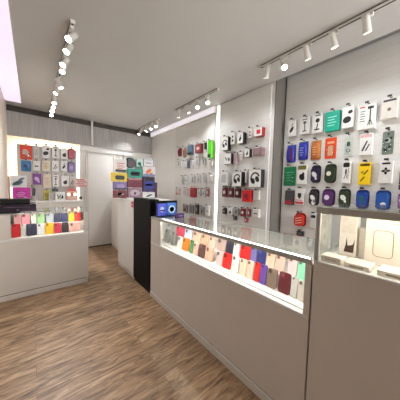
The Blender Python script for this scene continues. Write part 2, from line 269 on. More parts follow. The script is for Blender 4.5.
def streaked(c, dark, name='shutter_steel'):
    """pale metal with vertical streaks"""
    m = bpy.data.materials.new(name); m.use_nodes = True
    nt = m.node_tree; b = nt.nodes['Principled BSDF']; N = nt.nodes.new; L = nt.links.new
    tc = N('ShaderNodeTexCoord'); mp = N('ShaderNodeMapping'); mp.inputs['Scale'].default_value = (26, 26, 1.2)
    n = N('ShaderNodeTexNoise'); n.inputs['Scale'].default_value = 1.4; n.inputs['Detail'].default_value = 4
    r = N('ShaderNodeValToRGB'); r.color_ramp.elements[0].position = .3; r.color_ramp.elements[1].position = .7
    r.color_ramp.elements[0].color = lin(dark); r.color_ramp.elements[1].color = lin(c)
    L(tc.outputs['Object'], mp.inputs['Vector']); L(mp.outputs[0], n.inputs['Vector']); L(n.outputs['Fac'], r.inputs['Fac']); L(r.outputs['Color'], b.inputs['Base Color'])
    b.inputs['Roughness'].default_value = .55
    return m
def slat_material():
    """off-white slatwall: fine horizontal grooves, in colour and relief"""
    m = bpy.data.materials.new('slatwall_laminate'); m.use_nodes = True
    nt = m.node_tree; b = nt.nodes['Principled BSDF']; N = nt.nodes.new; L = nt.links.new
    tc = N('ShaderNodeTexCoord'); sp = N('ShaderNodeSeparateXYZ'); L(tc.outputs['Object'], sp.inputs[0])
    dv = N('ShaderNodeMath'); dv.operation = 'DIVIDE'; dv.inputs[1].default_value = .1; L(sp.outputs['Z'], dv.inputs[0])
    fr = N('ShaderNodeMath'); fr.operation = 'FRACT'; L(dv.outputs[0], fr.inputs[0])
    gt = N('ShaderNodeMath'); gt.operation = 'GREATER_THAN'; gt.inputs[1].default_value = .93; L(fr.outputs[0], gt.inputs[0])
    mx = N('ShaderNodeMix'); mx.data_type = 'RGBA'; mx.inputs['A'].default_value = lin((224, 222, 218)); mx.inputs['B'].default_value = lin((216, 213, 208))
    L(gt.outputs[0], mx.inputs['Factor']); L(mx.outputs['Result'], b.inputs['Base Color'])
    b.inputs['Roughness'].default_value = .5
    return m

WALL = mat((232, 230, 227), .6, vary=.015, scale=4)
CEIL = mat((200, 198, 196), .8, vary=.015, scale=3)
COUNTER = mat((224, 217, 208), .38, vary=.015, scale=5)
WHITE = mat((236, 233, 228), .4, vary=.02)
METAL = mat((168, 168, 165), .35, .8, vary=.03)
GREYBAR = mat((188, 186, 180), .4, 0.0, vary=.03)
DARK = mat((28, 27, 28), .45, vary=.05)
BLACK = mat((13, 12, 12), .6, vary=.05, spec=.2)
LAMPWHITE = mat((226, 222, 216), .4, vary=.02)
GLASS = make_glass((.975, .985, .98))
GLASSTOP = make_glass((.94, .965, .955), 1.0)
PLASTIC = make_glass((.93, .95, .95), .8)
FLOOR = wood_floor(); SLAT = slat_material()

# ------------------------------------------------------------------ mesh helpers
def box(bm, x0, x1, y0, y1, z0, z1, bev=0.0, seg=2):
    r = bmesh.ops.create_cube(bm, size=1)
    vs = r['verts']
    bmesh.ops.scale(bm, vec=(x1-x0, y1-y0, z1-z0), verts=vs)
    bmesh.ops.translate(bm, vec=((x0+x1)/2, (y0+y1)/2, (z0+z1)/2), verts=vs)
    if bev:
        es = list({e for v in vs for e in v.link_edges})
        bmesh.ops.bevel(bm, geom=es, offset=bev, segments=seg, affect='EDGES', profile=.5)
    return bm
def cyl(bm, p0, p1, r0, r1=None, seg=14):
    p0, p1 = Vector(p0), Vector(p1); d = p1-p0
    r = bmesh.ops.create_cone(bm, cap_ends=True, segments=seg, radius1=r0, radius2=r0 if r1 is None else r1, depth=d.length)
    q = Vector((0, 0, 1)).rotation_difference(d.normalized()).to_matrix().to_4x4()
    bmesh.ops.transform(bm, matrix=Matrix.Translation((p0+p1)/2) @ q, verts=r['verts'])
    return bm
def prism(bm, pts, y0, y1):
    """closed outline in the x-z plane, pushed from y0 to y1"""
    a = [bm.verts.new((x, y0, z)) for x, z in pts]; b = [bm.verts.new((x, y1, z)) for x, z in pts]
    n = len(pts)
    bm.faces.new(a); bm.faces.new(b[::-1])
    for i in range(n): bm.faces.new((a[i], b[i], b[(i+1) % n], a[(i+1) % n]))
    return bm
def rrect(x0, x1, z0, z1, r, seg=5):
    pts = []
    r = min(r, (x1-x0)/2*.999, (z1-z0)/2*.999)
    for cx, cz, a in ((x1-r, z0+r, -90), (x1-r, z1-r, 0), (x0+r, z1-r, 90), (x0+r, z0+r, 180)):
        for i in range(seg+1):
            t = math.radians(a+90*i/seg); pts.append((cx+r*math.cos(t), cz+r*math.sin(t)))
    return pts
def ell(cx, cz, rx, rz, rot=0, n=22):
    out = []
    for i in range(n):
        t = 2*PI*i/n; x, z = rx*math.cos(t), rz*math.sin(t)
        out.append((cx+x*math.cos(rot)-z*math.sin(rot), cz+x*math.sin(rot)+z*math.cos(rot)))
    return out
def ribbon(bm, pts, w, y0, y1):
    """flat band of width w along pts (x,z)"""
    L_, R_ = [], []
    for i, p in enumerate(pts):
        a = Vector(pts[max(0, i-1)]); b = Vector(pts[min(len(pts)-1, i+1)]); d = (b-a).normalized()
        n = Vector((-d.y, d.x))*w/2; L_.append((p[0]+n.x, p[1]+n.y)); R_.append((p[0]-n.x, p[1]-n.y))
    prism(bm, L_+R_[::-1], y0, y1)
def obj(name, bm, m, parent=None, smooth=False):
    bmesh.ops.recalc_face_normals(bm, faces=bm.faces)
    me = bpy.data.meshes.new(name); bm.to_mesh(me); bm.free()
    if smooth:
        for p in me.polygons: p.use_smooth = True
        me.set_sharp_from_angle(angle=math.radians(40))
    me.materials.append(m)
    o = bpy.data.objects.new(name, me); COL.objects.link(o)
    if parent: o.parent = parent
    return o
def nb(): return bmesh.new()
def thing(name, label, cat, loc=(0, 0, 0), rotz=0, group=None, rot=None):
    o = bpy.data.objects.new(name, None); COL.objects.link(o); o.empty_display_size = .05
    o.location = loc; o.rotation_euler = rot if rot else (0, 0, rotz)
    o['label'] = label; o['category'] = cat
    if group: o['group'] = group
    return o
def tag(o, label, cat, group=None):
    o['label'] = label; o['category'] = cat
    if group: o['group'] = group
    return o
def struct(name, bm, m, label=None):
    o = obj(name, bm, m); o['kind'] = 'structure'
    if label: o['label'] = label; o['category'] = name.split('_')[0]
    return o

# ------------------------------------------------------------------ the room
H = 3.0
XW, XR, YB = 2.637, 2.90, 5.48
struct('floor', box(nb(), -2.3, 3.1, -2.8, 5.8, -.1, 0), FLOOR, 'brown oak laminate plank floor of the shop')
struct('ceiling', box(nb(), -2.3, XW, -2.8, 5.8, H, H+.12), CEIL, 'warm white flat ceiling with track lights on it')
struct('wall_right', box(nb(), XW, 3.1, 1.626, 5.8, 0, 3.35), WALL, 'pale grey right wall behind the long counter')
struct('wall_recess', box(nb(), XR, 3.1, -2.8, 1.626, 0, 3.35), WALL, 'set-back right wall above the glass vitrine')
struct('ceiling_recess', box(nb(), XW, 3.1, -2.8, 1.626, 3.27, 3.35), DARK, 'dark gap along the ceiling edge by the right wall')
# back wall: door wall on the right, lit niche on the left
bm = nb(); box(bm, .86, XW, YB, 5.8, 0, 3.1)
box(bm, -.35, .86, 5.62, 5.8, 0, 3.1)
struct('wall_back', bm, WALL, 'pale back wall with a flush white door')
bm = nb(); box(bm, -.5, -.35, 3.3, 5.8, 0, 3.1); box(bm, -2.3, -.5, 3.3, 3.45, 0, 3.1)
struct('wall_left', bm, mat((224, 214, 202), .6, vary=.015, scale=4), 'cream left wall end beside the pegboard')
struct('wall_side', box(nb(), -2.4, -2.3, -2.8, 3.45, 0, 3.1), mat((150, 140, 130), .6))
struct('wall_front', box(nb(), -2.3, 3.1, -2.9, -2.8, 0, 3.35), mat((150, 140, 130), .6))
# shutter housing above the back wall
SH = streaked((178, 174, 170), (156, 152, 149))
struct('wall_bulkhead', box(nb(), -.35, XW, 5.40, 5.47, 2.42, 2.88), SH, 'grey streaked metal shutter box above the pegboard and door')
bm = nb(); box(bm, -.35, XW, 5.435, 5.47, 2.88, H)
struct('trim_1', bm, mat((74, 68, 64), .7, vary=.25, scale=9), 'dark gap band above the grey shutter box')
struct('trim_2', cyl(nb(), (1.105, 5.37, 2.44), (1.105, 5.37, H), .022), WHITE, 'thin white pipe down the middle of the shutter box')
struct('trim_3', box(nb(), .86, XW, 5.43, 5.48, 2.30, 2.42), WALL, 'pale rail above the white door')
# door
d = struct('door_1', box(nb(), 1.03, 1.61, 5.462, 5.482, .02, 2.27, .003), mat((230, 227, 222), .5, vary=.015, scale=3), 'plain white flush door in the back wall')
bm = nb(); box(bm, .985, 1.022, 5.45, 5.482, 0, 2.30); box(bm, 1.618, 1.655, 5.45, 5.482, 0, 2.30); box(bm, 1.022, 1.618, 5.45, 5.482, 2.277, 2.30)
obj('door_frame', bm, mat((216, 212, 206), .5, vary=.015), d)
struct('baseboard_back', box(nb(), .87, 1.6, 5.455, 5.48, 0, .018), DARK)
# side strip where the right wall ends, its shade painted as a grey tone
struct('trim_4', box(nb(), XW-.004, XR, 1.612, 1.6255, 0, H+.15), mat((112, 107, 100), .6, vary=.02), 'side strip with shade painted in grey, where the right wall steps back')

# ------------------------------------------------------------------ wall panels with their hooks
def panel_right(name, label, y0, y1, z0, z1, xback):
    t = thing(name, label, 'display panel', (xback, (y0+y1)/2, z0))
    x = -.025
    obj('panel_board', box(nb(), x, -.001, y0-(y0+y1)/2, y1-(y0+y1)/2, 0, z1-z0, .003), SLAT, t)
    return t
P_R = panel_right('slatwall_panel', 'large pale grey slatwall panel above the glass vitrine', -.75, 1.585, .002, 3.1, XR-.009)
P_M = panel_right('slatwall_panel', 'pale slatwall panel between the LED strip and grey wall corner', 1.67, 2.685, .002, 2.96, XW-.006)
P_L = panel_right('slatwall_panel', 'pale slatwall panel left of the LED strip, far end', 2.765, 4.13, .002, 2.84, XW-.006)
for p in (P_R, P_M, P_L): p['group'] = 'slatwall panels on the right wall'

GL = (255, 250, 240)
t = thing('led_strip', 'glowing white vertical LED strip between two slatwall panels', 'light strip', (XW, 2.725, .002))
obj('channel', box(nb(), -.022, -.001, -.034, .034, 0, 2.978, .003), WHITE, t)
obj('glow_face', box(nb(), -.032, -.0225, -.028, .028, .01, 2.97, .004), glow((255, 252, 246), 3.2), t)

t = thing('glowing_fascia', 'long white fascia along wall top, far right, light on it painted as glow', 'light', (XW, 4.10, 2.87))
obj('housing', box(nb(), -.05, -.001, -1.3, 1.3, 0, .125, .004), WHITE, t)
obj('glow_face', box(nb(), -.056, -.0505, -1.29, 1.29, .01, .115, .002), glow((238, 234, 242), .55), t)  # glow painted on the fascia stands in for light falling on it

t = thing('ceiling_light_panel', 'long lavender white light panel on the ceiling by left wall', 'light', (-.235, 3.4, H))
obj('frame', box(nb(), -.115, .115, -2.6, 1.70, -.022, -.001, .003), WHITE, t)
obj('glow_face', box(nb(), -.108, .110, -2.59, 1.69, -.028, -.0225, .002), glow((224, 210, 234), .80), t)

# backlit pegboard on the back wall
PB = 5.46
t = PEG = thing('pegboard', 'grey pegboard with glowing backlit edges behind the till', 'display panel', (.30, PB, 1.17))
obj('board', box(nb(), -.522, .50, 0, .03, .0, 1.118, .003), mat((198, 194, 190), .55, vary=.02), t)
bm = nb(); box(bm, -.50, .48, .05, .07, 1.05, 1.09); obj('edge_light', bm, glow((255, 236, 204), 20), t)
for x in (-.50, .455):
    obj('edge_light', box(nb(), x, x+.025, .05, .07, .02, 1.03), glow((255, 236, 204), 20), t)
bm = nb()
for x in (-.3, .3):
    for z in (.2, .8): cyl(bm, (x, .03, z), (x, .158, z), .012)
obj('standoff', bm, METAL, t)
t = thing('wall_ledge', 'white low back cabinet below the backlit pegboard', 'cabinet', (.25, 5.44, 0))
obj('cabinet_body', box(nb(), -.597, .60, -.35, .01, .0, 1.14, .003), COUNTER, t)
obj('ledge_top', box(nb(), -.597, .615, -.37, .012, 1.1405, 1.165, .004), WHITE, t)

# ------------------------------------------------------------------ printed pictures on packs
def picture(bm, kind, w, h, yf):
    """shape drawn in the pack's own face: x in -w/2..w/2, z in 0..h, front surface at yf"""
    y0, y1 = yf-.0016, yf-.0002
    s = min(w, h); X = lambda u: u*w; Z = lambda v: v*h
    P = lambda pts: prism(bm, pts, y0, y1)
    R = lambda u0, u1, v0, v1, r=.004: P(rrect(X(u0), X(u1), Z(v0), Z(v1), r))
    def arc(cx, cz, r, a0, a1, n=12, ky=1.0):
        return [(cx+r*math.cos(math.radians(a0+(a1-a0)*i/n)), cz+ky*r*math.sin(math.radians(a0+(a1-a0)*i/n))) for i in range(n+1)]
    if kind == 'headset':
        ribbon(bm, arc(X(.02), Z(.50), s*.34, 20, 215, 16, 1.15), s*.11, y0, y1)
        P(ell(X(-.15), Z(.36), s*.16, s*.22, .5)); P(ell(X(.2), Z(.46), s*.15, s*.22, .5))
    elif kind == 'mouse':
        P(ell(X(.02), Z(.42), w*.17, h*.2, -.5)); ribbon(bm, [(X(.0), Z(.6)), (X(.15), Z(.8))], s*.07, y0, y1)
    elif kind == 'bigmouse':
        P(ell(X(-.05), Z(.38), w*.36, h*.15, .45)); P(ell(X(.2), Z(.72), w*.2, h*.08, .5))
    elif kind == 'stand':
        ribbon(bm, [(0, Z(.2)), (0, Z(.62))], s*.1, y0, y1); R(-.2, .2, .14, .21); P(ell(0, Z(.68), s*.17, s*.15)); R(-.28, .26, .84, .9)
    elif kind == 'lamp':
        P(ell(X(.02), Z(.66), s*.2, s*.22)); ribbon(bm, [(X(.05), Z(.5)), (X(-.05), Z(.22))], s*.1, y0, y1); R(-.28, .22, .15, .22); R(-.25, .3, .9, .95)
    elif kind == 'tripod':
        cx = X(.2)
        ribbon(bm, [(cx, Z(.3)), (cx, Z(.82))], s*.06, y0, y1)
        for dx in (-.12, 0, .14): ribbon(bm, [(cx, Z(.4)), (cx+X(dx), Z(.14))], s*.035, y0, y1)
        P(rrect(cx-s*.16, cx+s*.16, Z(.8), Z(.9), .004))
    elif kind == 'textleft':
        for i in range(5): R(-.36, -.08-(i % 2)*.06, .72-i*.1, .755-i*.1, .001)
    elif kind == 'redtag': R(-.4, -.1, .88, .93, .001)
    elif kind == 'dot': P(ell(0, Z(.45), s*.12, s*.14))
    elif kind == 'topband': R(-.4, .4, .84, .94)
    elif kind == 'topblack': R(-.38, .38, .72, .92, .012)
    elif kind == 'lowblack': R(-.46, .46, .03, .22, .004)
    elif kind == 'sideband': R(.12, .46, .06, .9, .012)
    elif kind == 'lines':
        for i in range(4): R(-.3, .3-(i % 2)*.12, .68-i*.14, .73-i*.14, .001)
    elif kind == 'window': R(-.24, .24, .14, .62, .01); R(-.3, .3, .72, .82, .003)
    elif kind == 'plug':
        R(-.2, .2, .5, .72, .01); ribbon(bm, arc(0, Z(.3), s*.24, 90, 400, 16), s*.08, y0, y1)
    elif kind == 'slant':
        ribbon(bm, [(X(-.26), Z(.2)), (X(.1), Z(.66))], s*.11, y0, y1); ribbon(bm, [(X(.0), Z(.2)), (X(.28), Z(.5))], s*.09, y0, y1)
    elif kind == 'slantdots':
        ribbon(bm, [(X(-.3), Z(.16)), (X(.02), Z(.36))], s*.1, y0, y1); ribbon(bm, [(X(-.05), Z(.46)), (X(.28), Z(.66))], s*.1, y0, y1)
        ribbon(bm, [(X(-.26), Z(.52)), (X(-.08), Z(.62))], s*.07, y0, y1)
    elif kind == 'pinkband': R(-.44, .44, .82, .95, .002)
    elif kind == 'camo':
        for u, v, a in ((-.2, .2, .15), (.2, .3, .13), (-.1, .62, .16), (.22, .7, .12), (0, .88, .1)): P(ell(X(u), Z(v), s*a, s*a*1.2, u*3))
    elif kind == 'olivetop': R(-.42, .42, .74, .94, .004)
    elif kind == 'blob': P(ell(X(.02), Z(.36), w*.26, h*.17, .4)); P(ell(X(.14), Z(.5), w*.12, h*.1))
    elif kind in ('blobw', 'blobb', 'blobdark'):
        P(ell(X(-.05), Z(.52), w*.26, h*.2, .6))
        P(ell(X(.16), Z(.28), w*.12, h*.1, .2))
    elif kind == 'disc': P(ell(X(-.06), Z(.54), s*.24, s*.27))
    elif kind == 'disclow': P(ell(X(.08), Z(.2), w*.24, h*.17))
    elif kind == 'robot':
        P(ell(X(-.02), Z(.52), w*.1, h*.14)); ribbon(bm, [(X(-.22), Z(.2)), (X(-.05), Z(.42)), (X(.22), Z(.2))], s*.09, y0, y1); ribbon(bm, [(X(.25), Z(.3)), (X(.25), Z(.66))], s*.06, y0, y1)
    elif kind == 'flower':
        for a in range(4): P(ell(X(0)+s*.18*math.cos(a*PI/2), Z(.56)+s*.2*math.sin(a*PI/2), s*.15, s*.1, a*PI/2))
        R(-.3, .3, .86, .93, .002)
    elif kind == 'redbottom': R(-.46, .46, .06, .2, .002); R(-.46, .3, .26, .31, .002)
    elif kind == 'shield': P([(X(-.2), Z(.72)), (X(-.2), Z(.52)), (0, Z(.34)), (X(.2), Z(.52)), (X(.2), Z(.72))][::-1])
    elif kind == 'stripes':
        for i in range(3): ribbon(bm, [(X(-.34), Z(.24+i*.2)), (X(.34), Z(.38+i*.2))], h*.06, y0, y1)
    elif kind == 'twodots': P(ell(X(.0), Z(.66), w*.18, h*.1)); P(ell(X(.04), Z(.32), w*.2, h*.11))
    elif kind == 'redsquare': R(-.16, .3, .26, .74, .006)
    elif kind == 'vee': ribbon(bm, [(X(-.3), Z(.68)), (X(-.1), Z(.36)), (X(.02), Z(.6))], s*.1, y0, y1); P(ell(X(.24), Z(.42), s*.1, s*.2))
    elif kind == 'front': P(rrect(-w/2+.003, w/2-.003, .003, h-.003, .003))
    elif kind == 'ghost': R(-.3, .3, .2, .8, .02)
    elif kind == 'whitespot': P(ell(X(.0), Z(.5), w*.26, h*.2))
    elif kind == 'dash': R(-.28, .28, .4, .52, .004)
    elif kind == 'oval': P(ell(0, Z(.5), w*.36, h*.32))
    elif kind == 'squareoutline':
        o_ = rrect(X(-.26), X(.27), Z(.2), Z(.74), s*.13, 6); ribbon(bm, o_+[o_[0]], s*.022, y0, y1)
    elif kind == 'glyphs':
        for u in (.26, .34, .42): P(ell(X(u), Z(.9), s*.016, s*.016))
    elif kind == 'tile': R(-.4, .4, .56, .93, .01)
    elif kind == 'castle':
        P([(X(-.2), Z(.1)), (X(.34), Z(.1)), (X(.4), Z(.44)), (X(.3), Z(.30)), (X(.2), Z(.28)), (X(.0), Z(.26)), (X(-.06), Z(.46)), (X(-.1), Z(.28))])
    elif kind == 'midpanel': R(-.3, .32, .2, .7, .03)
    return bm

def pillow(bm, w, d, h, yb, n=2.6, nu=18, nv=12):
    """soft bag: superellipse outline, domed towards -y, flat back at yb"""
    rows = []
    for j in range(nv+1):
        f = j/nv                                   # 0 rim .. 1 centre
        rr = math.cos(f*PI/2)**.55 if f < 1 else 0.0
        y = yb-d*math.sin(f*PI/2)
        ring = []
        for i in range(nu*2):
            t = 2*PI*i/(nu*2); c, s_ = math.cos(t), math.sin(t)
            x = math.copysign(abs(c)**(2/n), c)*w/2*rr; z = math.copysign(abs(s_)**(2/n), s_)*h/2*rr+h/2
            ring.append(bm.verts.new((x, y, z)))
        rows.append(ring)
        if rr == 0.0: break
    m_ = len(rows[0])
    for a, b in zip(rows, rows[1:]):
        for i in range(m_): bm.faces.new((a[i], a[(i+1) % m_], b[(i+1) % m_], b[i]))
    bm.faces.new(rows[0][::-1])
    bmesh.ops.remove_doubles(bm, verts=bm.verts, dist=1e-5)
    return bm

def pack(kind, w, h, d, color, prints, name, label, cat, loc, rotz, group, tab=True, tilt=0.0, tabc=(225, 222, 216)):
    t = thing(name, label, cat, loc, rotz, group, rot=(tilt, 0, rotz) if tilt else None)
    yf = -d
    if kind == 'carton':
        obj('carton', box(nb(), -w/2, w/2, -d, -.001, 0, h, min(.004, d*.1)), mat(color, .42, vary=.03), t)
    elif kind == 'pouch':
        obj('backing_card', prism(nb(), rrect(-w/2, w/2, 0, h, .014), -.006, -.001), mat(tuple(int(c*.8+40) for c in color), .5), t)
        obj('soft_pouch', pillow(nb(), w*.97, d*.8, h*.93, -.0065, 3.4), mat(color, .35, vary=.1, scale=18), t, True)
        yf = -.0065-d*.8
    elif kind == 'blister':
        obj('backing_card', prism(nb(), rrect(-w/2, w/2, 0, h, .012), -.005, -.001), mat(color, .45, vary=.05), t)
        yf = -.005
        bm = nb(); box(bm, -w*.36, w*.36, -d, -.0068, h*.08, h*.62, .008, 3)
        obj('clear_blister', bm, PLASTIC, t, True)
    elif kind == 'case':
        obj('backing_card', prism(nb(), rrect(-w/2, w/2, 0, h, min(w, h)*.34, 7), -.005, -.001), mat(tuple(int(c*.75) for c in color), .5), t)
        obj('rounded_case', prism(nb(), rrect(-w*.42, w*.42, h*.05, h*.86, min(w, h)*.3, 7), -d, -.0055), mat(color, .3, vary=.08, scale=20), t, True)
        yf = -d
    for pk, pc in prints:
        if pk != 'front' and prints[0][0] == 'front': yf = -d-.0016
        if kind == 'case':
            bm = nb(); picture(bm, pk, w*.84, h*.9, yf)
        elif kind == 'pouch':
            bm = nb(); picture(bm, pk, w*.7, h*.9, yf)
        else:
            bm = nb(); picture(bm, pk, w, h, yf)
        obj('printed_picture', bm, mat(pc, .45, vary=.03), t)
    if tab:
        tw = max(.028, min(.05, w*.55))
        o_ = rrect(-tw/2+.004, tw/2-.004, h+.003, h+.025, .006); o_.append(o_[0])
        yt = -.0035 if kind != 'carton' else -d*.5
        bm = nb(); ribbon(bm, o_, .008, yt-.0015, yt+.0015)
        obj('hang_tab', bm, mat(tabc, .5), t)
    return t

def hook_on(panel, y, z, depth, face):
    """metal peg with a dark ticket end, in the panel's own frame"""
    o = panel.location; bm = nb()
    if face == 'x':
        x0 = -.0255; yy, zz = y-o.y, z-o.z
        box(bm, x0-.0012, x0, yy-.010, yy+.010, zz-.007, zz+.016)
        cyl(bm, (x0-.001, yy, zz), (x0-depth-.02, yy, zz+.004), .0028, seg=8)
        box(bm, x0-depth-.024, x0-depth-.019, yy-.017, yy+.017, zz-.006, zz+.014, .001)
    else:
        xx, zz = y-o.x, z-o.z
        box(bm, xx-.010, xx+.010, -.0012, 0, zz-.007, zz+.016)
        cyl(bm, (xx, -.001, zz), (xx, -depth-.02, zz+.004), .0028, seg=8)
        box(bm, xx-.016, xx+.016, -depth-.024, -depth-.019, zz-.005, zz+.013, .001)
    obj('hook', bm, mat((48, 46, 46), .4, .3), panel)

def despace(rows, gap=.004):
    """keeps the packs of one row from touching: trims the wider of two neighbours"""
    rows = [list(r) for r in rows]
    for i in range(len(rows)):
        for j in range(len(rows)):
            a, b = rows[i], rows[j]
            if i < j and a[2] < b[2]+b[4]+.03 and b[2] < a[2]+a[4]+.03:
                lo, hi = (a, b) if a[1] < b[1] else (b, a)
                ov = (lo[1]+lo[3]/2)-(hi[1]-hi[3]/2)+gap
                if 0 < ov < .12:
                    if abs(lo[1]-hi[1]) < .02: continue
                    lo[3] -= ov/2; lo[1] -= ov/4; hi[3] -= ov/2; hi[1] += ov/4
    return rows
ROWS = ['top', 'second', 'third', 'fourth', 'bottom']
def hang(items, panel, xface, where, face, group):
    for ri, c, z, w, h, d, kind, color, prints, name, look in despace(items):
        rel = look
        label = '%s, %s row %s' % (rel, ROWS[ri], where)
        loc, rz = ((xface, c, z), -PI/2) if face == 'x' else ((c, xface, z), 0)
        cat = 'box' if kind == 'carton' and name.endswith('box') else 'pack'
        pack(kind, w, h, d, color, prints, name, label, cat, loc, rz, group)
        hook_on(panel, c, z+h+.0135, d, face)
hang(ITEMS_RIGHT, P_R, XR-.0345, 'above the glass vitrine', 'x', 'packs hanging above the glass vitrine')
hang(ITEMS_MIDDLE, P_M, XW-.0315, 'just right of LED strip', 'x', 'packs hanging right of the LED strip')
hang(ITEMS_LEFT, P_L, XW-.0315, 'left of LED strip', 'x', 'packs hanging left of the LED strip')
hang(ITEMS_BACK, PEG, PB-.0005, 'of the backlit pegboard', 'y', 'packs hanging on the backlit pegboard')

# ------------------------------------------------------------------ the long counter
XF = 1.245
LED_COOL = (255, 250, 242)
t = LC = thing('display_counter', 'long white display counter with lit glass window of phone cases', 'counter', (XF, 1.54, 0), 0, 'display counters')
y0, y1 = .487-1.54, 2.56-1.54
obj('kickboard', box(nb(), -.007, .54, y0, y1, 0, .066, .002), COUNTER, t)
obj('shadow_groove', box(nb(), .006, .54, y0, y1, .0662, .0738), DARK, t)
obj('front_panel', box(nb(), 0, .55, y0, y1, .074, .738, .003), COUNTER, t)
obj('case_floor', box(nb(), -.001, .55, y0, y1, .7385, .757, .002), WHITE, t)
obj('corner_post', box(nb(), 0, .018, 2.293-1.54, y1, .7575, 1.070), COUNTER, t)
obj('corner_post', box(nb(), 0, .018, y0, y0+.035, .7575, 1.070), COUNTER, t)
bm = nb(); box(bm, .53, .55, y0, y1, .7575, 1.079); box(bm, .0185, .5295, y0, y0+.014, .7575, 1.079); box(bm, .0185, .5295, y1-.014, y1, .7575, 1.079)
obj('back_panel', bm, WHITE, t)
obj('step_shelf', box(nb(), .205, .5295, y0+.0145, y1-.0145, .7575, .858, .003), WHITE, t)
obj('front_glass', box(nb(), .004, .009, y0+.0355, 2.293-1.5405, .7578, 1.0695), GLASS, t)
obj('glass_track', box(nb(), .046, .052, y0+.036, 2.293-1.5405, .7575, .764), GREYBAR, t)
bm = nb(); box(bm, -.004, .014, y0, y1, 1.0705, 1.0985, .002); obj('front_rail', bm, GREYBAR, t)
obj('led_bar', box(nb(), .0145, .066, y0+.036, 2.293-1.54, 1.078, 1.0895), glow(LED_COOL, LED_R), t)
obj('glass_top', box(nb(), -.004, .552, y0, y1, 1.099, 1.107, .001), GLASSTOP, t)
bm = nb(); box(bm, .5, .55, y0, y1, 1.0795, 1.0985); box(bm, .0145, .4995, y1-.25, y1, 1.0795, 1.0985)
obj('top_frame', bm, WHITE, t)

# phone cases standing in the counter window
def phone_case(w, h, color, label, loc, rotz, tilt, group):
    t = thing('phone_case', label, 'phone case', loc, 0, group)
    t.rotation_euler = (tilt, 0, rotz); t.rotation_mode = 'XYZ'
    th = .011; r = min(w, h)*.16
    bm = nb(); prism(bm, rrect(-w/2, w/2, 0, h, r), -th, 0)
    obj('shell', bm, mat(color, .4, vary=.05, scale=14), t)
    s = min(w*.34, .034); cx, cz = -w/2+s*.5+w*.1, h-s*.5-min(w, h)*.1
    bm = nb(); prism(bm, rrect(cx-s/2, cx+s/2, cz-s*.55, cz+s*.55, s*.28), -th-.0025, -th-.0003)
    k = tuple(int(c*.62) for c in color) if sum(color) > 240 else tuple(min(255, c+45) for c in color)
    p = obj('camera_frame', bm, mat(k, .4), t)
    bm = nb()
    for dz in (-.26, .26): prism(bm, ell(cx, cz+dz*s, s*.17, s*.17, 0, 12), -th-.0045, -th-.0026)
    obj('camera_ring', bm, DARK, p)
    return t
def rows_of_cases(table, mk):
    tmp = []
    for tr in (0, 1):
        sub = sorted([list(r) for r in table if r[0] == tr], key=lambda r: r[1])
        for a, b in zip(sub, sub[1:]):
            ov = (a[1]+a[3]/2)-(b[1]-b[3]/2)+.004
            if ov > 0: a[3] -= ov/2; a[1] -= ov/4; b[3] -= ov/2; b[1] += ov/4
        for r in sub: mk(r)
TILT = math.radians(-9)
def mk_right(r):
    tr, y, z, w, h, c, l = r
    zb = (.7585, .8595)[tr]; hh = z+h-zb; y = min(y, 2.535-w/2)
    phone_case(w, hh, c, l+' in the long counter', (1.39 if tr == 0 else 1.49, y, zb), -PI/2, TILT, 'phone cases in the long counter')
rows_of_cases(CASES, mk_right)

# black panel and white cabinets at the far end
t = thing('black_cabinet', 'tall narrow black cabinet beside the long counter', 'cabinet', (XF, 2.89, 0))
obj('plinth', box(nb(), .012, .13, -.285, .285, 0, .04), BLACK, t)
obj('cabinet_body', box(nb(), 0, .135, -.29, .29, .0405, 1.30, .002), BLACK, t)
obj('cabinet_top', box(nb(), -.002, .138, -.291, .291, 1.3005, 1.325, .003), BLACK, t)
t = thing('white_cabinet', 'tall white cabinet beyond the black panel, topped with packs', 'cabinet', (XF, 3.57, 0))
obj('kickboard', box(nb(), .014, .68, -.385, .385, 0, .065), COUNTER, t)
obj('cabinet_body', box(nb(), .0, .70, -.385, .385, .0655, 1.255, .003), WHITE, t)
obj('cabinet_top', box(nb(), -.004, .705, -.386, .387, 1.2555, 1.275, .003), WHITE, t)
t = thing('white_cabinet', 'set-back white cabinet between the door and taller cabinet', 'cabinet', (1.52, 4.67, 0))
obj('kickboard', box(nb(), .014, .68, -.68, .68, 0, .065), COUNTER, t)
obj('cabinet_body', box(nb(), .0, .70, -.68, .68, .0655, 1.19, .003), WHITE, t)
obj('cabinet_top', box(nb(), -.004, .705, -.681, .682, 1.1905, 1.21, .003), WHITE, t)

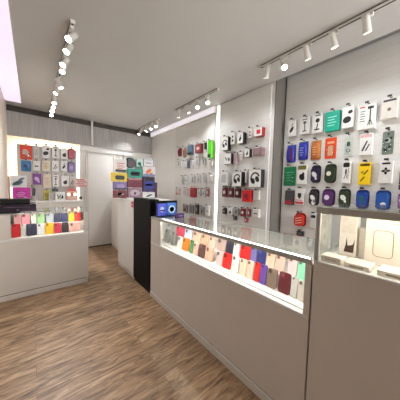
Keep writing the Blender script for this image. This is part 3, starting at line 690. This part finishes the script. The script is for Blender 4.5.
# wire stand with packs on the tall cabinet
t = RACK = thing('wire_stand', 'wire grid stand holding colourful packs on the white cabinet', 'stand', (1.50, 3.82, 1.276))
bm = nb()
for i in range(12): x = -.42+.84*i/11; cyl(bm, (x, 0, .02), (x, 0, .80), .003, seg=6)
for i in range(10): z = .03+.76*i/9; cyl(bm, (-.42, .004, z), (.42, .004, z), .003, seg=6)
obj('wire_grid', bm, WHITE, t)
for sx in (-.2, .38):
    bm = nb(); box(bm, sx-.015, sx+.015, -.16, .10, 0, .012, .002); cyl(bm, (sx, .008, .012), (sx, .008, .80), .007, seg=8); obj('upright', bm, METAL, t)
RACKITEMS = [
 (1.222, 1.2895, .222, .137, 'carton', (120, 28, 36), [('blobdark', (50, 22, 26)), ('whitespot', (185, 150, 145))], 'dark red pack, bottom left of the wire stand'),
 (1.486, 1.2895, .256, .182, 'carton', (150, 118, 132), [('oval', (196, 176, 188)), ('dot', (120, 40, 62))], 'pinkish grey pack, bottom centre of the wire stand'),
 (1.762, 1.2895, .256, .104, 'carton', (228, 226, 224), [('blob', (90, 95, 100))], 'low white pack, bottom right of the wire stand'),
 (1.222, 1.434, .226, .140, 'carton', (128, 105, 160), [('midpanel', (170, 150, 195)), ('lowblack', (45, 30, 45))], 'lavender pack with dark foot on the wire stand'),
 (1.486, 1.480, .278, .172, 'carton', (120, 28, 52), [('slant', (60, 20, 30)), ('pinkband', (190, 150, 150))], 'maroon pack in the middle of the wire stand'),
 (1.768, 1.402, .236, .296, 'carton', (62, 46, 100), [('midpanel', (40, 60, 150)), ('topblack', (30, 22, 28)), ('dash', (140, 40, 70))], 'tall dark purple pack with blue window on the wire stand'),
 (1.208, 1.583, .262, .152, 'carton', (235, 200, 30), [('midpanel', (30, 28, 26))], 'yellow pack with black window on the wire stand'),
 (1.486, 1.662, .280, .166, 'carton', (25, 150, 130), [('midpanel', (24, 40, 40)), ('dash', (90, 110, 110))], 'teal pack with black window on the wire stand'),
 (1.766, 1.708, .262, .176, 'carton', (224, 218, 216), [('blobw', (225, 120, 75)), ('lowblack', (120, 140, 175))], 'white pack with orange print on the wire stand'),
 (1.228, 1.744, .205, .226, 'carton', (230, 226, 222), [('lines', (205, 60, 85)), ('lowblack', (35, 35, 35))], 'white pack with red print atop the wire stand'),
 (1.422, 1.838, .160, .192, 'case', (46, 70, 74), [('blobw', (120, 55, 80))], 'dark round-topped pack atop the wire stand'),
 (1.576, 1.838, .128, .168, 'carton', (195, 222, 212), [('blobb', (20, 90, 75)), ('lowblack', (60, 120, 110))], 'narrow white and teal pack atop the wire stand'),
 (1.752, 1.894, .190, .136, 'carton', (218, 216, 216), [('dash', (120, 120, 125)), ('topband', (170, 185, 205))], 'pale pack, top right of the wire stand'),
]
for x, z, w, h, kind, c, pr, lab in RACKITEMS:
    pack(kind, w, h, .08, c, pr, 'hanging_pack', lab, 'pack', (x, 3.812, z), 0, 'packs on the wire stand', tab=False)
    bm = nb(); zz = z+h+.004
    cyl(bm, (x-1.50, -.003, zz-1.276), (x-1.50, -.06, zz-1.276), .003, seg=6); obj('hook', bm, DARK, RACK)
pack('carton', .055, .30, .07, (66, 34, 72), [('lines', (120, 40, 60))], 'hanging_pack', 'narrow dark purple pack at right edge of wire stand', 'pack', (1.918, 3.812, 1.2895), 0, 'packs on the wire stand', tab=False)
t = thing('red_tag', 'small red tag stuck on white cabinet by the black panel', 'tag', (XF-.0012, 3.235, 1.165))
obj('tag_card', box(nb(), -.004, 0, -.045, .045, 0, .09, .001), mat((215, 60, 80), .5), t)
obj('tag_print', box(nb(), -.0055, -.0042, -.025, .025, .03, .06), mat((240, 170, 180), .5), t)

# blue packs on a black stand at the far end of the counter
t = thing('black_stand', 'black upright stand behind two blue packs on the counter', 'stand', (1.43, 2.47, 1.108))
obj('back_board', box(nb(), -.165, .172, 0, .02, 0, .208, .003), BLACK, t)
obj('tray', box(nb(), -.165, .172, -.085, -.0005, 0, .006, .001), BLACK, t)
for x, w, h, c, pr, lab in ((1.335, .130, .165, (70, 80, 190), [('disc', (170, 180, 230)), ('dash', (50, 35, 130))], 'violet blue pack, left one on the black stand'),
                            (1.480, .140, .172, (60, 110, 195), [('oval', (190, 215, 235)), ('whitespot', (110, 150, 200))], 'light blue pack with white oval, right on the black stand')):
    pack('carton', w, h, .05, c, pr, 'boxed_pack', lab, 'pack', (x, 2.462, 1.1148), 0, 'blue packs on the black stand', tab=False)
t = thing('purple_pack', 'small dark purple pack lying on the glass counter top', 'pack', (1.475, 2.24, 1.1075))
obj('carton', box(nb(), -.06, .06, -.05, 0, 0.0005, .062, .004), mat((70, 35, 95), .35), t)
bm = nb(); picture(bm, 'dash', .1, .062, -.05); obj('printed_picture', bm, mat((190, 170, 215), .4), t)

# ------------------------------------------------------------------ glass vitrine, nearest the camera
t = thing('glass_vitrine', 'tall counter with bright glass vitrine of white boxes', 'counter', (XF, .478, 0), 0, 'display counters')
ya, yb = -1.35, 0.0
obj('kickboard', box(nb(), -.007, .59, ya, yb, 0, .066, .002), COUNTER, t)
obj('shadow_groove', box(nb(), .006, .59, ya, yb, .0662, .0738), DARK, t)
obj('front_panel', box(nb(), 0, .60, ya, yb, .074, 1.0895, .003), COUNTER, t)
obj('case_floor', box(nb(), -.003, .60, ya, yb, 1.090, 1.102, .002), WHITE, t)
for (x, y) in ((0, yb-.022), (.578, yb-.022), (0, ya), (.578, ya)):
    obj('post', box(nb(), x, x+.022, y, y+.022, 1.1025, 1.3735, .002), GREYBAR, t)
bm = nb()
box(bm, 0, .022, ya, yb, 1.374, 1.409); box(bm, .578, .60, ya, yb, 1.374, 1.409); box(bm, .0225, .5775, yb-.022, yb, 1.374, 1.409); box(bm, .0225, .5775, ya, ya+.022, 1.374, 1.409)
obj('top_frame', bm, GREYBAR, t)
obj('front_glass', box(nb(), .008, .013, ya+.0225, yb-.0225, 1.1025, 1.3735), GLASS, t)
obj('side_glass', box(nb(), .0225, .5775, yb-.014, yb-.009, 1.1025, 1.3735), GLASS, t)
obj('back_panel', box(nb(), .584, .589, ya+.0225, yb-.0225, 1.1025, 1.3735), mat((190, 188, 182), .5), t)
obj('glass_top', box(nb(), .0, .60, ya, yb, 1.4095, 1.417), GLASSTOP, t)
obj('led_bar', box(nb(), .0225, .05, ya+.03, yb-.03, 1.382, 1.396), glow((255, 243, 226), LED_V), t)
CREAM = (240, 232, 220)
def white_box(name, label, x, y, z, w, h, d, prints, rotz=-PI/2, color=CREAM, group='white boxes in the glass vitrine'):
    t = thing(name, label, 'box', (x, y, z), rotz, group)
    obj('carton', box(nb(), -w/2, w/2, -d, 0, 0.0005, h, .004), mat(color, .4, vary=.02), t)
    obj('lid_seam', box(nb(), -w/2-.0006, w/2+.0006, -d-.0006, .0006, h*.9, h*.9+.0012), mat((200, 188, 172), .5), t)
    for pk, pc in prints:
        bm = nb(); picture(bm, pk, w, h, -d-.0007); obj('printed_picture', bm, mat(pc, .45), t)
white_box('white_box', 'narrow grey-white box with faint rings, stand-in for a reflection, on the long glass counter top', 1.60, .535, 1.1075, .050, .245, .05, [('twodots', (205, 196, 184))], color=(226, 220, 210), group=None)  # added box stands in for a reflection in the vitrine's side glass
white_box('white_box', 'tall white box with dark brown picture inside the vitrine', 1.56, .387, 1.1025, .090, .252, .06, [('tile', (230, 221, 208)), ('castle', (70, 42, 30))])
white_box('white_box', 'slim upright box squeezed beside the large cream box', 1.555, .3155, 1.1025, .034, .185, .05, [], color=(205, 196, 184))
white_box('white_box', 'large cream box with a rounded square outline, in the vitrine', 1.50, .2135, 1.1025, .150, .262, .07, [('squareoutline', (170, 150, 126)), ('glyphs', (120, 105, 90))])
def flat_box(label, x0, x1, y0, y1, h, slot):
    t = thing('flat_box', label, 'box', ((x0+x1)/2, (y0+y1)/2, 1.1025), 0, 'flat boxes on the vitrine floor')
    w, d = x1-x0, y1-y0
    obj('carton', box(nb(), -w/2, w/2, -d/2, d/2, .0005, h, .004), mat((238, 228, 214), .4, vary=.02), t)
    obj('front_slot', box(nb(), -w/2-.001, -w/2+.0001, -d*.28, d*.28, h*.3, h*.62), mat(slot, .5), t)
flat_box('widest flat white box lying at the far vitrine end', 1.272, 1.362, .352, .452, .036, (214, 200, 182))
flat_box('flat white box lying between the brown-picture box and glass', 1.275, 1.40, .232, .340, .026, (150, 136, 120))
flat_box('flat white box lying before the large cream box', 1.275, 1.40, .055, .205, .028, (150, 136, 120))

# ------------------------------------------------------------------ the left counter
t = thing('display_counter', 'left white counter with lit window of phone cases, till on it', 'counter', (.155, 3.515, 0), 0, 'display counters')
xa, xb = -.503, .505
D = .62
obj('kickboard', box(nb(), xa, xb-.012, -.007, D-.01, 0, .066, .002), COUNTER, t)
obj('shadow_groove', box(nb(), xa, xb-.016, .006, D-.01, .0662, .0738), DARK, t)
obj('front_panel', box(nb(), xa, xb, 0, D, .074, .758, .003), COUNTER, t)
obj('case_floor', box(nb(), xa, xb, -.001, D, .7585, .788, .003), WHITE, t)
obj('corner_post', box(nb(), xa, -.375, 0, .018, .7885, 1.098), COUNTER, t)
obj('corner_post', box(nb(), .448, xb, 0, .018, .7885, 1.098), COUNTER, t)
bm = nb(); box(bm, xa, xb, D-.02, D, .7885, 1.098); box(bm, xa, xa+.014, .0185, D-.0205, .7885, 1.098); box(bm, xb-.014, xb, .0185, D-.0205, .7885, 1.098)
obj('back_panel', bm, WHITE, t)
obj('step_shelf', box(nb(), xa+.0145, xb-.0145, .145, D-.0205, .7885, .932, .003), WHITE, t)
obj('front_glass', box(nb(), -.3745, .4475, .004, .009, .7888, 1.0975), GLASS, t)
obj('front_rail', box(nb(), xa, xb, -.004, .014, 1.0985, 1.114, .002), mat((196, 190, 182), .4), t)
obj('led_bar', box(nb(), -.36, .44, .0145, .06, 1.099, 1.109), glow((255, 244, 228), LED_L), t)
obj('glass_top', box(nb(), xa, xb, -.004, D, 1.1145, 1.122, .001), GLASSTOP, t)
bm = nb(); box(bm, xa, xb, D-.35, D, 1.0985, 1.114); box(bm, xa, -.28, .0145, D-.351, 1.0985, 1.114)
obj('top_frame', bm, WHITE, t)
def mk_left(r):
    tr, x, z, w, h, c, l = r
    zb = (.7905, .9345)[tr]; hh = z+h-zb
    phone_case(w, hh, c, l+', left counter', (x, 3.622 if tr == 0 else 3.722, zb), 0, TILT, 'phone cases in the left counter')
rows_of_cases(LCASES, mk_left)

# till on the left counter
t = thing('cash_drawer', 'low black cash drawer on the left counter', 'till', (-.15, 3.56, 1.1225))
obj('drawer_housing', box(nb(), -.19, .19, .012, .40, .0, .108, .006), mat((30, 24, 30), .3), t)
p = obj('drawer_front', box(nb(), -.186, .186, 0, .0115, .006, .100, .003), mat((42, 30, 44), .28), t)
obj('drawer_slot', box(nb(), -.13, .13, -.0012, -.0002, .068, .074), mat((120, 100, 125), .4, .4), p)
obj('drawer_lock', cyl(nb(), (.0, -.007, .036), (0, -.0002, .036), .009), METAL, p)
t = thing('black_terminal', 'flat black terminal lying on the cash drawer', 'terminal', (-.175, 3.60, 1.231))
obj('terminal_body', box(nb(), -.16, .155, 0, .22, .0005, .072, .012, 3), mat((14, 13, 14), .35), t)
obj('screen', box(nb(), -.13, .08, .03, .19, .0725, .074), mat((30, 30, 34), .12), t)
obj('paper_slot', box(nb(), .095, .14, .04, .18, .0725, .0745), mat((60, 60, 60), .4), t)

# things on the back ledge
LZ = 1.1655
def ledge_pack(x, w, h, d, c, pr, name, label, cat='pack', y=5.30, z=LZ, kind='carton'):
    return pack(kind, w, h, d, c, pr, name, label, cat, (x, y, z), 0, 'things on the back ledge', tab=False)
ledge_pack(-.154, .255, .262, .10, (205, 45, 165), [('blobw', (235, 130, 210)), ('lines', (150, 25, 120))], 'magenta_box', 'magenta box on the ledge behind the till', 'box')
ledge_pack(-.198, .235, .225, .08, (222, 224, 226), [('bigmouse', (90, 110, 125)), ('slant', (140, 160, 170))], 'white_box', 'white box with grey print standing on the magenta box', 'box', z=LZ+.264)
t = thing('dark_red_post', 'thin dark red post left of the white box', 'post', (-.332, 5.27, LZ))
obj('rod', box(nb(), -.010, .010, -.01, .01, .012, .47, .002), mat((95, 35, 30), .45), t)
obj('foot', box(nb(), -.014, .014, -.03, .03, 0, .0115, .002), mat((70, 28, 25), .45), t)
t = thing('pen_pot', 'small grey pot of dark green and black markers', 'pot', (.022, 5.24, LZ))
obj('pot', cyl(nb(), (0, 0, .0005), (0, 0, .10), .034, .038, 18), mat((175, 170, 165), .5), t)
for dx, dy, hh, c in ((-.014, 0, .32, (40, 70, 45)), (.004, .012, .27, (34, 32, 36)), (.016, -.008, .24, (80, 50, 90))):
    bm = nb(); cyl(bm, (dx, dy, .1005), (dx*1.5, dy, hh-.05), .008); cyl(bm, (dx*1.5, dy, hh-.0495), (dx*1.55, dy, hh), .0095)
    obj('marker', bm, mat(c, .4), t)
ledge_pack(.303, .072, .155, .06, (196, 194, 190), [('lines', (130, 130, 130))], 'grey_box', 'small grey white box on the ledge, beside the black-printed one', 'box')
ledge_pack(.46, .172, .175, .06, (236, 234, 230), [('squareoutline', K), ('slant', K), ('vee', K)], 'white_box', 'white box with black scribble print on the ledge', 'box')
t = thing('pink_display_pack', 'pink pack with two round cream lights on the ledge', 'pack', (.672, 5.30, LZ), 0, 'things on the back ledge')
obj('carton', box(nb(), -.105, .105, -.07, 0, .0005, .20, .006), mat((215, 175, 165), .45), t)
obj('arch_top', prism(nb(), [(-.1, .2005)]+[(-.085*math.cos(i*PI/12), .2005+.06*math.sin(i*PI/12)) for i in range(13)]+[(.1, .2005)], -.06, -.01), mat((225, 105, 100), .45), t)
for x in (-.058, .056):
    obj('round_light', prism(nb(), ell(x, .13, .030, .034), -.082, -.0705), glow((255, 236, 206), 1.3), t)
obj('pink_heart', prism(nb(), ell(0, .13, .022, .045), -.08, -.0705), mat((205, 95, 95), .45), t)
t = thing('black_puck', 'small round black gadget at the right end of ledge', 'gadget', (.83, 5.20, LZ))
obj('foot', cyl(nb(), (0, 0, .0), (0, 0, .02), .024), WHITE, t)
bm = nb(); bmesh.ops.create_uvsphere(bm, u_segments=16, v_segments=10, radius=.034, matrix=Matrix.Translation((0, 0, .0535))); obj('ball', bm, DARK, t, True)
t = thing('small_sign', 'small pink and white sign right of the pegboard', 'sign', (.80, 5.10, LZ))
obj('sign_post', cyl(nb(), (0, 0, .008), (0, 0, .29), .006), WHITE, t)
obj('sign_foot', cyl(nb(), (0, 0, 0), (0, 0, .0078), .04), WHITE, t)
p = obj('sign_board', box(nb(), -.085, .155, -.012, -.0065, .28, .49, .002), mat((232, 212, 208), .5), t)
bm = nb()
for i, (a, b) in enumerate(((-.07, .10), (-.05, .14), (-.07, .08), (-.03, .13))):
    pts = [(a+(b-a)*k/9, .45-i*.043+.010*math.sin(k*1.9+i)) for k in range(10)]
    ribbon(bm, pts, .016, -.0138, -.0124)
obj('sign_scrawl', bm, mat((205, 80, 100), .5), p)

# ------------------------------------------------------------------ track lights
def track(label, x, ya, yb):
    t = thing('ceiling_track', label, 'track light rail', (x, (ya+yb)/2, H), 0, 'ceiling track rails')
    L_ = (yb-ya)/2
    obj('rail', box(nb(), -.017, .017, -L_, L_, -.030, -.0005, .002), LAMPWHITE, t)
    obj('rail_slot', box(nb(), -.008, .008, -L_+.005, L_-.005, -.0315, -.0302), DARK, t)
    obj('rail_slot', box(nb(), -.0185, -.0172, -L_+.005, L_-.005, -.016, -.006), mat((70, 66, 62), .5), t)
    obj('end_cap', box(nb(), -.019, .019, -L_-.012, -L_-.0003, -.032, -.0005, .002), LAMPWHITE, t)
    obj('end_cap', box(nb(), -.019, .019, L_+.0003, L_+.012, -.032, -.0005, .002), LAMPWHITE, t)
    return t
def spot(x, y, target, lit, label, power=38, group='track spotlights', cone=120):
    z = H-.032
    t = thing('spotlight', label, 'spotlight', (x, y, z), 0, group)
    obj('adapter', box(nb(), -.014, .014, -.04, .04, -.028, 0, .003), LAMPWHITE, t)
    obj('stem', cyl(nb(), (0, 0, -.0285), (0, 0, -.055), .006, seg=10), LAMPWHITE, t)
    c = Vector((0, 0, -.085)); d = (Vector(target)-Vector((x, y, z))-c).normalized()
    bm = nb(); cyl(bm, c-d*.055, c+d*.05, .026, .031, 20)
    h = obj('lamp_head', bm, LAMPWHITE, t, True)
    bm = nb(); cyl(bm, c-d*.078, c-d*.0555, .014, .024, 16)
    for k in range(4):
        q = c-d*(.06+.004*k); cyl(bm, q, q+d*.0018, .0265, seg=16)
    obj('heat_sink', bm, LAMPWHITE, h)
    bm = nb(); cyl(bm, c+d*.0503, c+d*.056, .031, .033, 20); obj('bezel', bm, LAMPWHITE, h)
    bm = nb(); cyl(bm, c+d*.0563, c+d*.0575, .027, seg=18)
    obj('lens', bm, glow((255, 244, 228), 30 if lit else 2.5), h)
    li = bpy.data.lights.new('spot_beam', 'SPOT'); li.energy = power; li.color = LAMP_COL
    li.spot_size = math.radians(cone); li.spot_blend = 1.0; li.shadow_soft_size = .035
    lo = bpy.data.objects.new('spot_beam', li); COL.objects.link(lo); lo.parent = t
    lo.location = c+d*.064; lo.rotation_euler = d.to_track_quat('-Z', 'Y').to_euler()
track('white ceiling track over the left side of the floor', .315, 2.28, 5.25)
track('white ceiling track nearest the camera, along the right wall', 2.18, .10, 1.56)
track('white ceiling track above the LED strip, middle of right wall', 2.18, 2.30, 3.45)
track('white ceiling track at the far right corner', 2.18, 4.15, 5.30)
L_POS = [(2.34, (-1.3, 1.2, .6), 'left track, first spotlight from its near end'), (2.56, (-.9, 1.4, .4), 'left track, second spotlight from its near end'),
         (2.86, (-1.0, 1.7, .3), 'left track, third spotlight from its near end'), (3.02, (-.4, 1.9, .3), 'left track, fourth spotlight from its near end'),
         (3.50, (1.4, 3.2, .3), 'left track, first of two turned sideways'), (3.76, (-.6, 3.5, .9), 'left track, second of two turned sideways'),
         (4.25, (.1, 3.0, .6), 'left track, first of its far four spotlights'), (4.50, (.3, 3.0, .6), 'left track, second of its far four spotlights'),
         (4.76, (.2, 3.2, .8), 'left track, third of its far four spotlights'), (5.04, (.4, 3.4, .8), 'left track, spotlight nearest the back wall')]
for y, tg, lab in L_POS: spot(.315, y, tg, True, 'white spotlight on the '+lab, POW_L)
R_POS = [(1.47, (2.62, 1.95, 1.6), 0, 'farthest one'), (1.26, (1.75, .7, 1.8), 1, 'brightly shining second from the far end'), (1.01, (2.86, .95, 1.5), 0, 'pale middle one'),
         (.775, (2.75, .55, 1.3), 0, 'fourth one, tilted to wall'), (.53, (2.86, .45, 1.4), 0, 'one nearest the camera')]
for y, tg, lit, lab in R_POS: spot(2.18, y, tg, lit, 'white spotlight on nearest right track, '+lab, POW_R)
M_POS = [(2.54, (1.7, 1.6, 1.5), 1, 'lit, nearest the camera'), (2.80, (1.7, 1.8, 1.5), 1, 'lit, second from the near end'), (3.08, (2.6, 2.45, 1.6), 0, 'turned to wall, third'), (3.36, (2.3, 3.7, .9), 0, 'turned to wall, farthest')]
for y, tg, lit, lab in M_POS: spot(2.18, y, tg, lit, 'white spotlight on track by LED strip, '+lab, POW_M)
F_POS = [(4.24, (.9, 3.6, .2), 'nearest'), (4.49, (.9, 4.0, .2), 'second'), (4.74, (1.15, 5.3, .9), 'third'), (5.16, (1.0, 5.3, 1.0), 'last')]
for y, tg, lab in F_POS: spot(2.18, y, tg, 1, 'white lit spotlight on the far corner track, %s from camera' % lab, POW_F, cone=85)

# added fill light behind the camera, lifts the back walls and left counter
def area(name, loc, target, sx, sy, power, col):
    li = bpy.data.lights.new(name, 'AREA'); li.shape = 'RECTANGLE'; li.size = sx; li.size_y = sy; li.energy = power; li.color = col
    o = bpy.data.objects.new(name, li); COL.objects.link(o); o.location = loc
    o.rotation_euler = (Vector(target)-Vector(loc)).to_track_quat('-Z', 'Y').to_euler()
area('added_fill_light', (2.15, -2.7, 2.0), (1.2, 3, 0.9), 1.6, 1.6, POW_FILL, (.96, .98, 1))

w = bpy.data.worlds.new('shop_world'); scene.world = w; w.use_nodes = True
w.node_tree.nodes['Background'].inputs['Color'].default_value = (.8, .78, .75, 1)
w.node_tree.nodes['Background'].inputs['Strength'].default_value = .15

# ------------------------------------------------------------------ camera
cam = bpy.data.cameras.new('camera'); cam.sensor_width = 36; cam.lens = 36*CAM_F/400; cam.clip_start = .02
co = bpy.data.objects.new('camera', cam); COL.objects.link(co)
r_, u_, f_ = (Vector(v) for v in CAM_AXES)
co.matrix_world = Matrix(((r_.x, u_.x, -f_.x, 0), (r_.y, u_.y, -f_.y, 0), (r_.z, u_.z, -f_.z, 1.5), (0, 0, 0, 1)))
scene.camera = co
vs = scene.view_settings
vs.view_transform = 'Standard'; vs.look = 'None'; vs.gamma = 1; vs.use_curve_mapping = False; vs.exposure = EXPOSURE
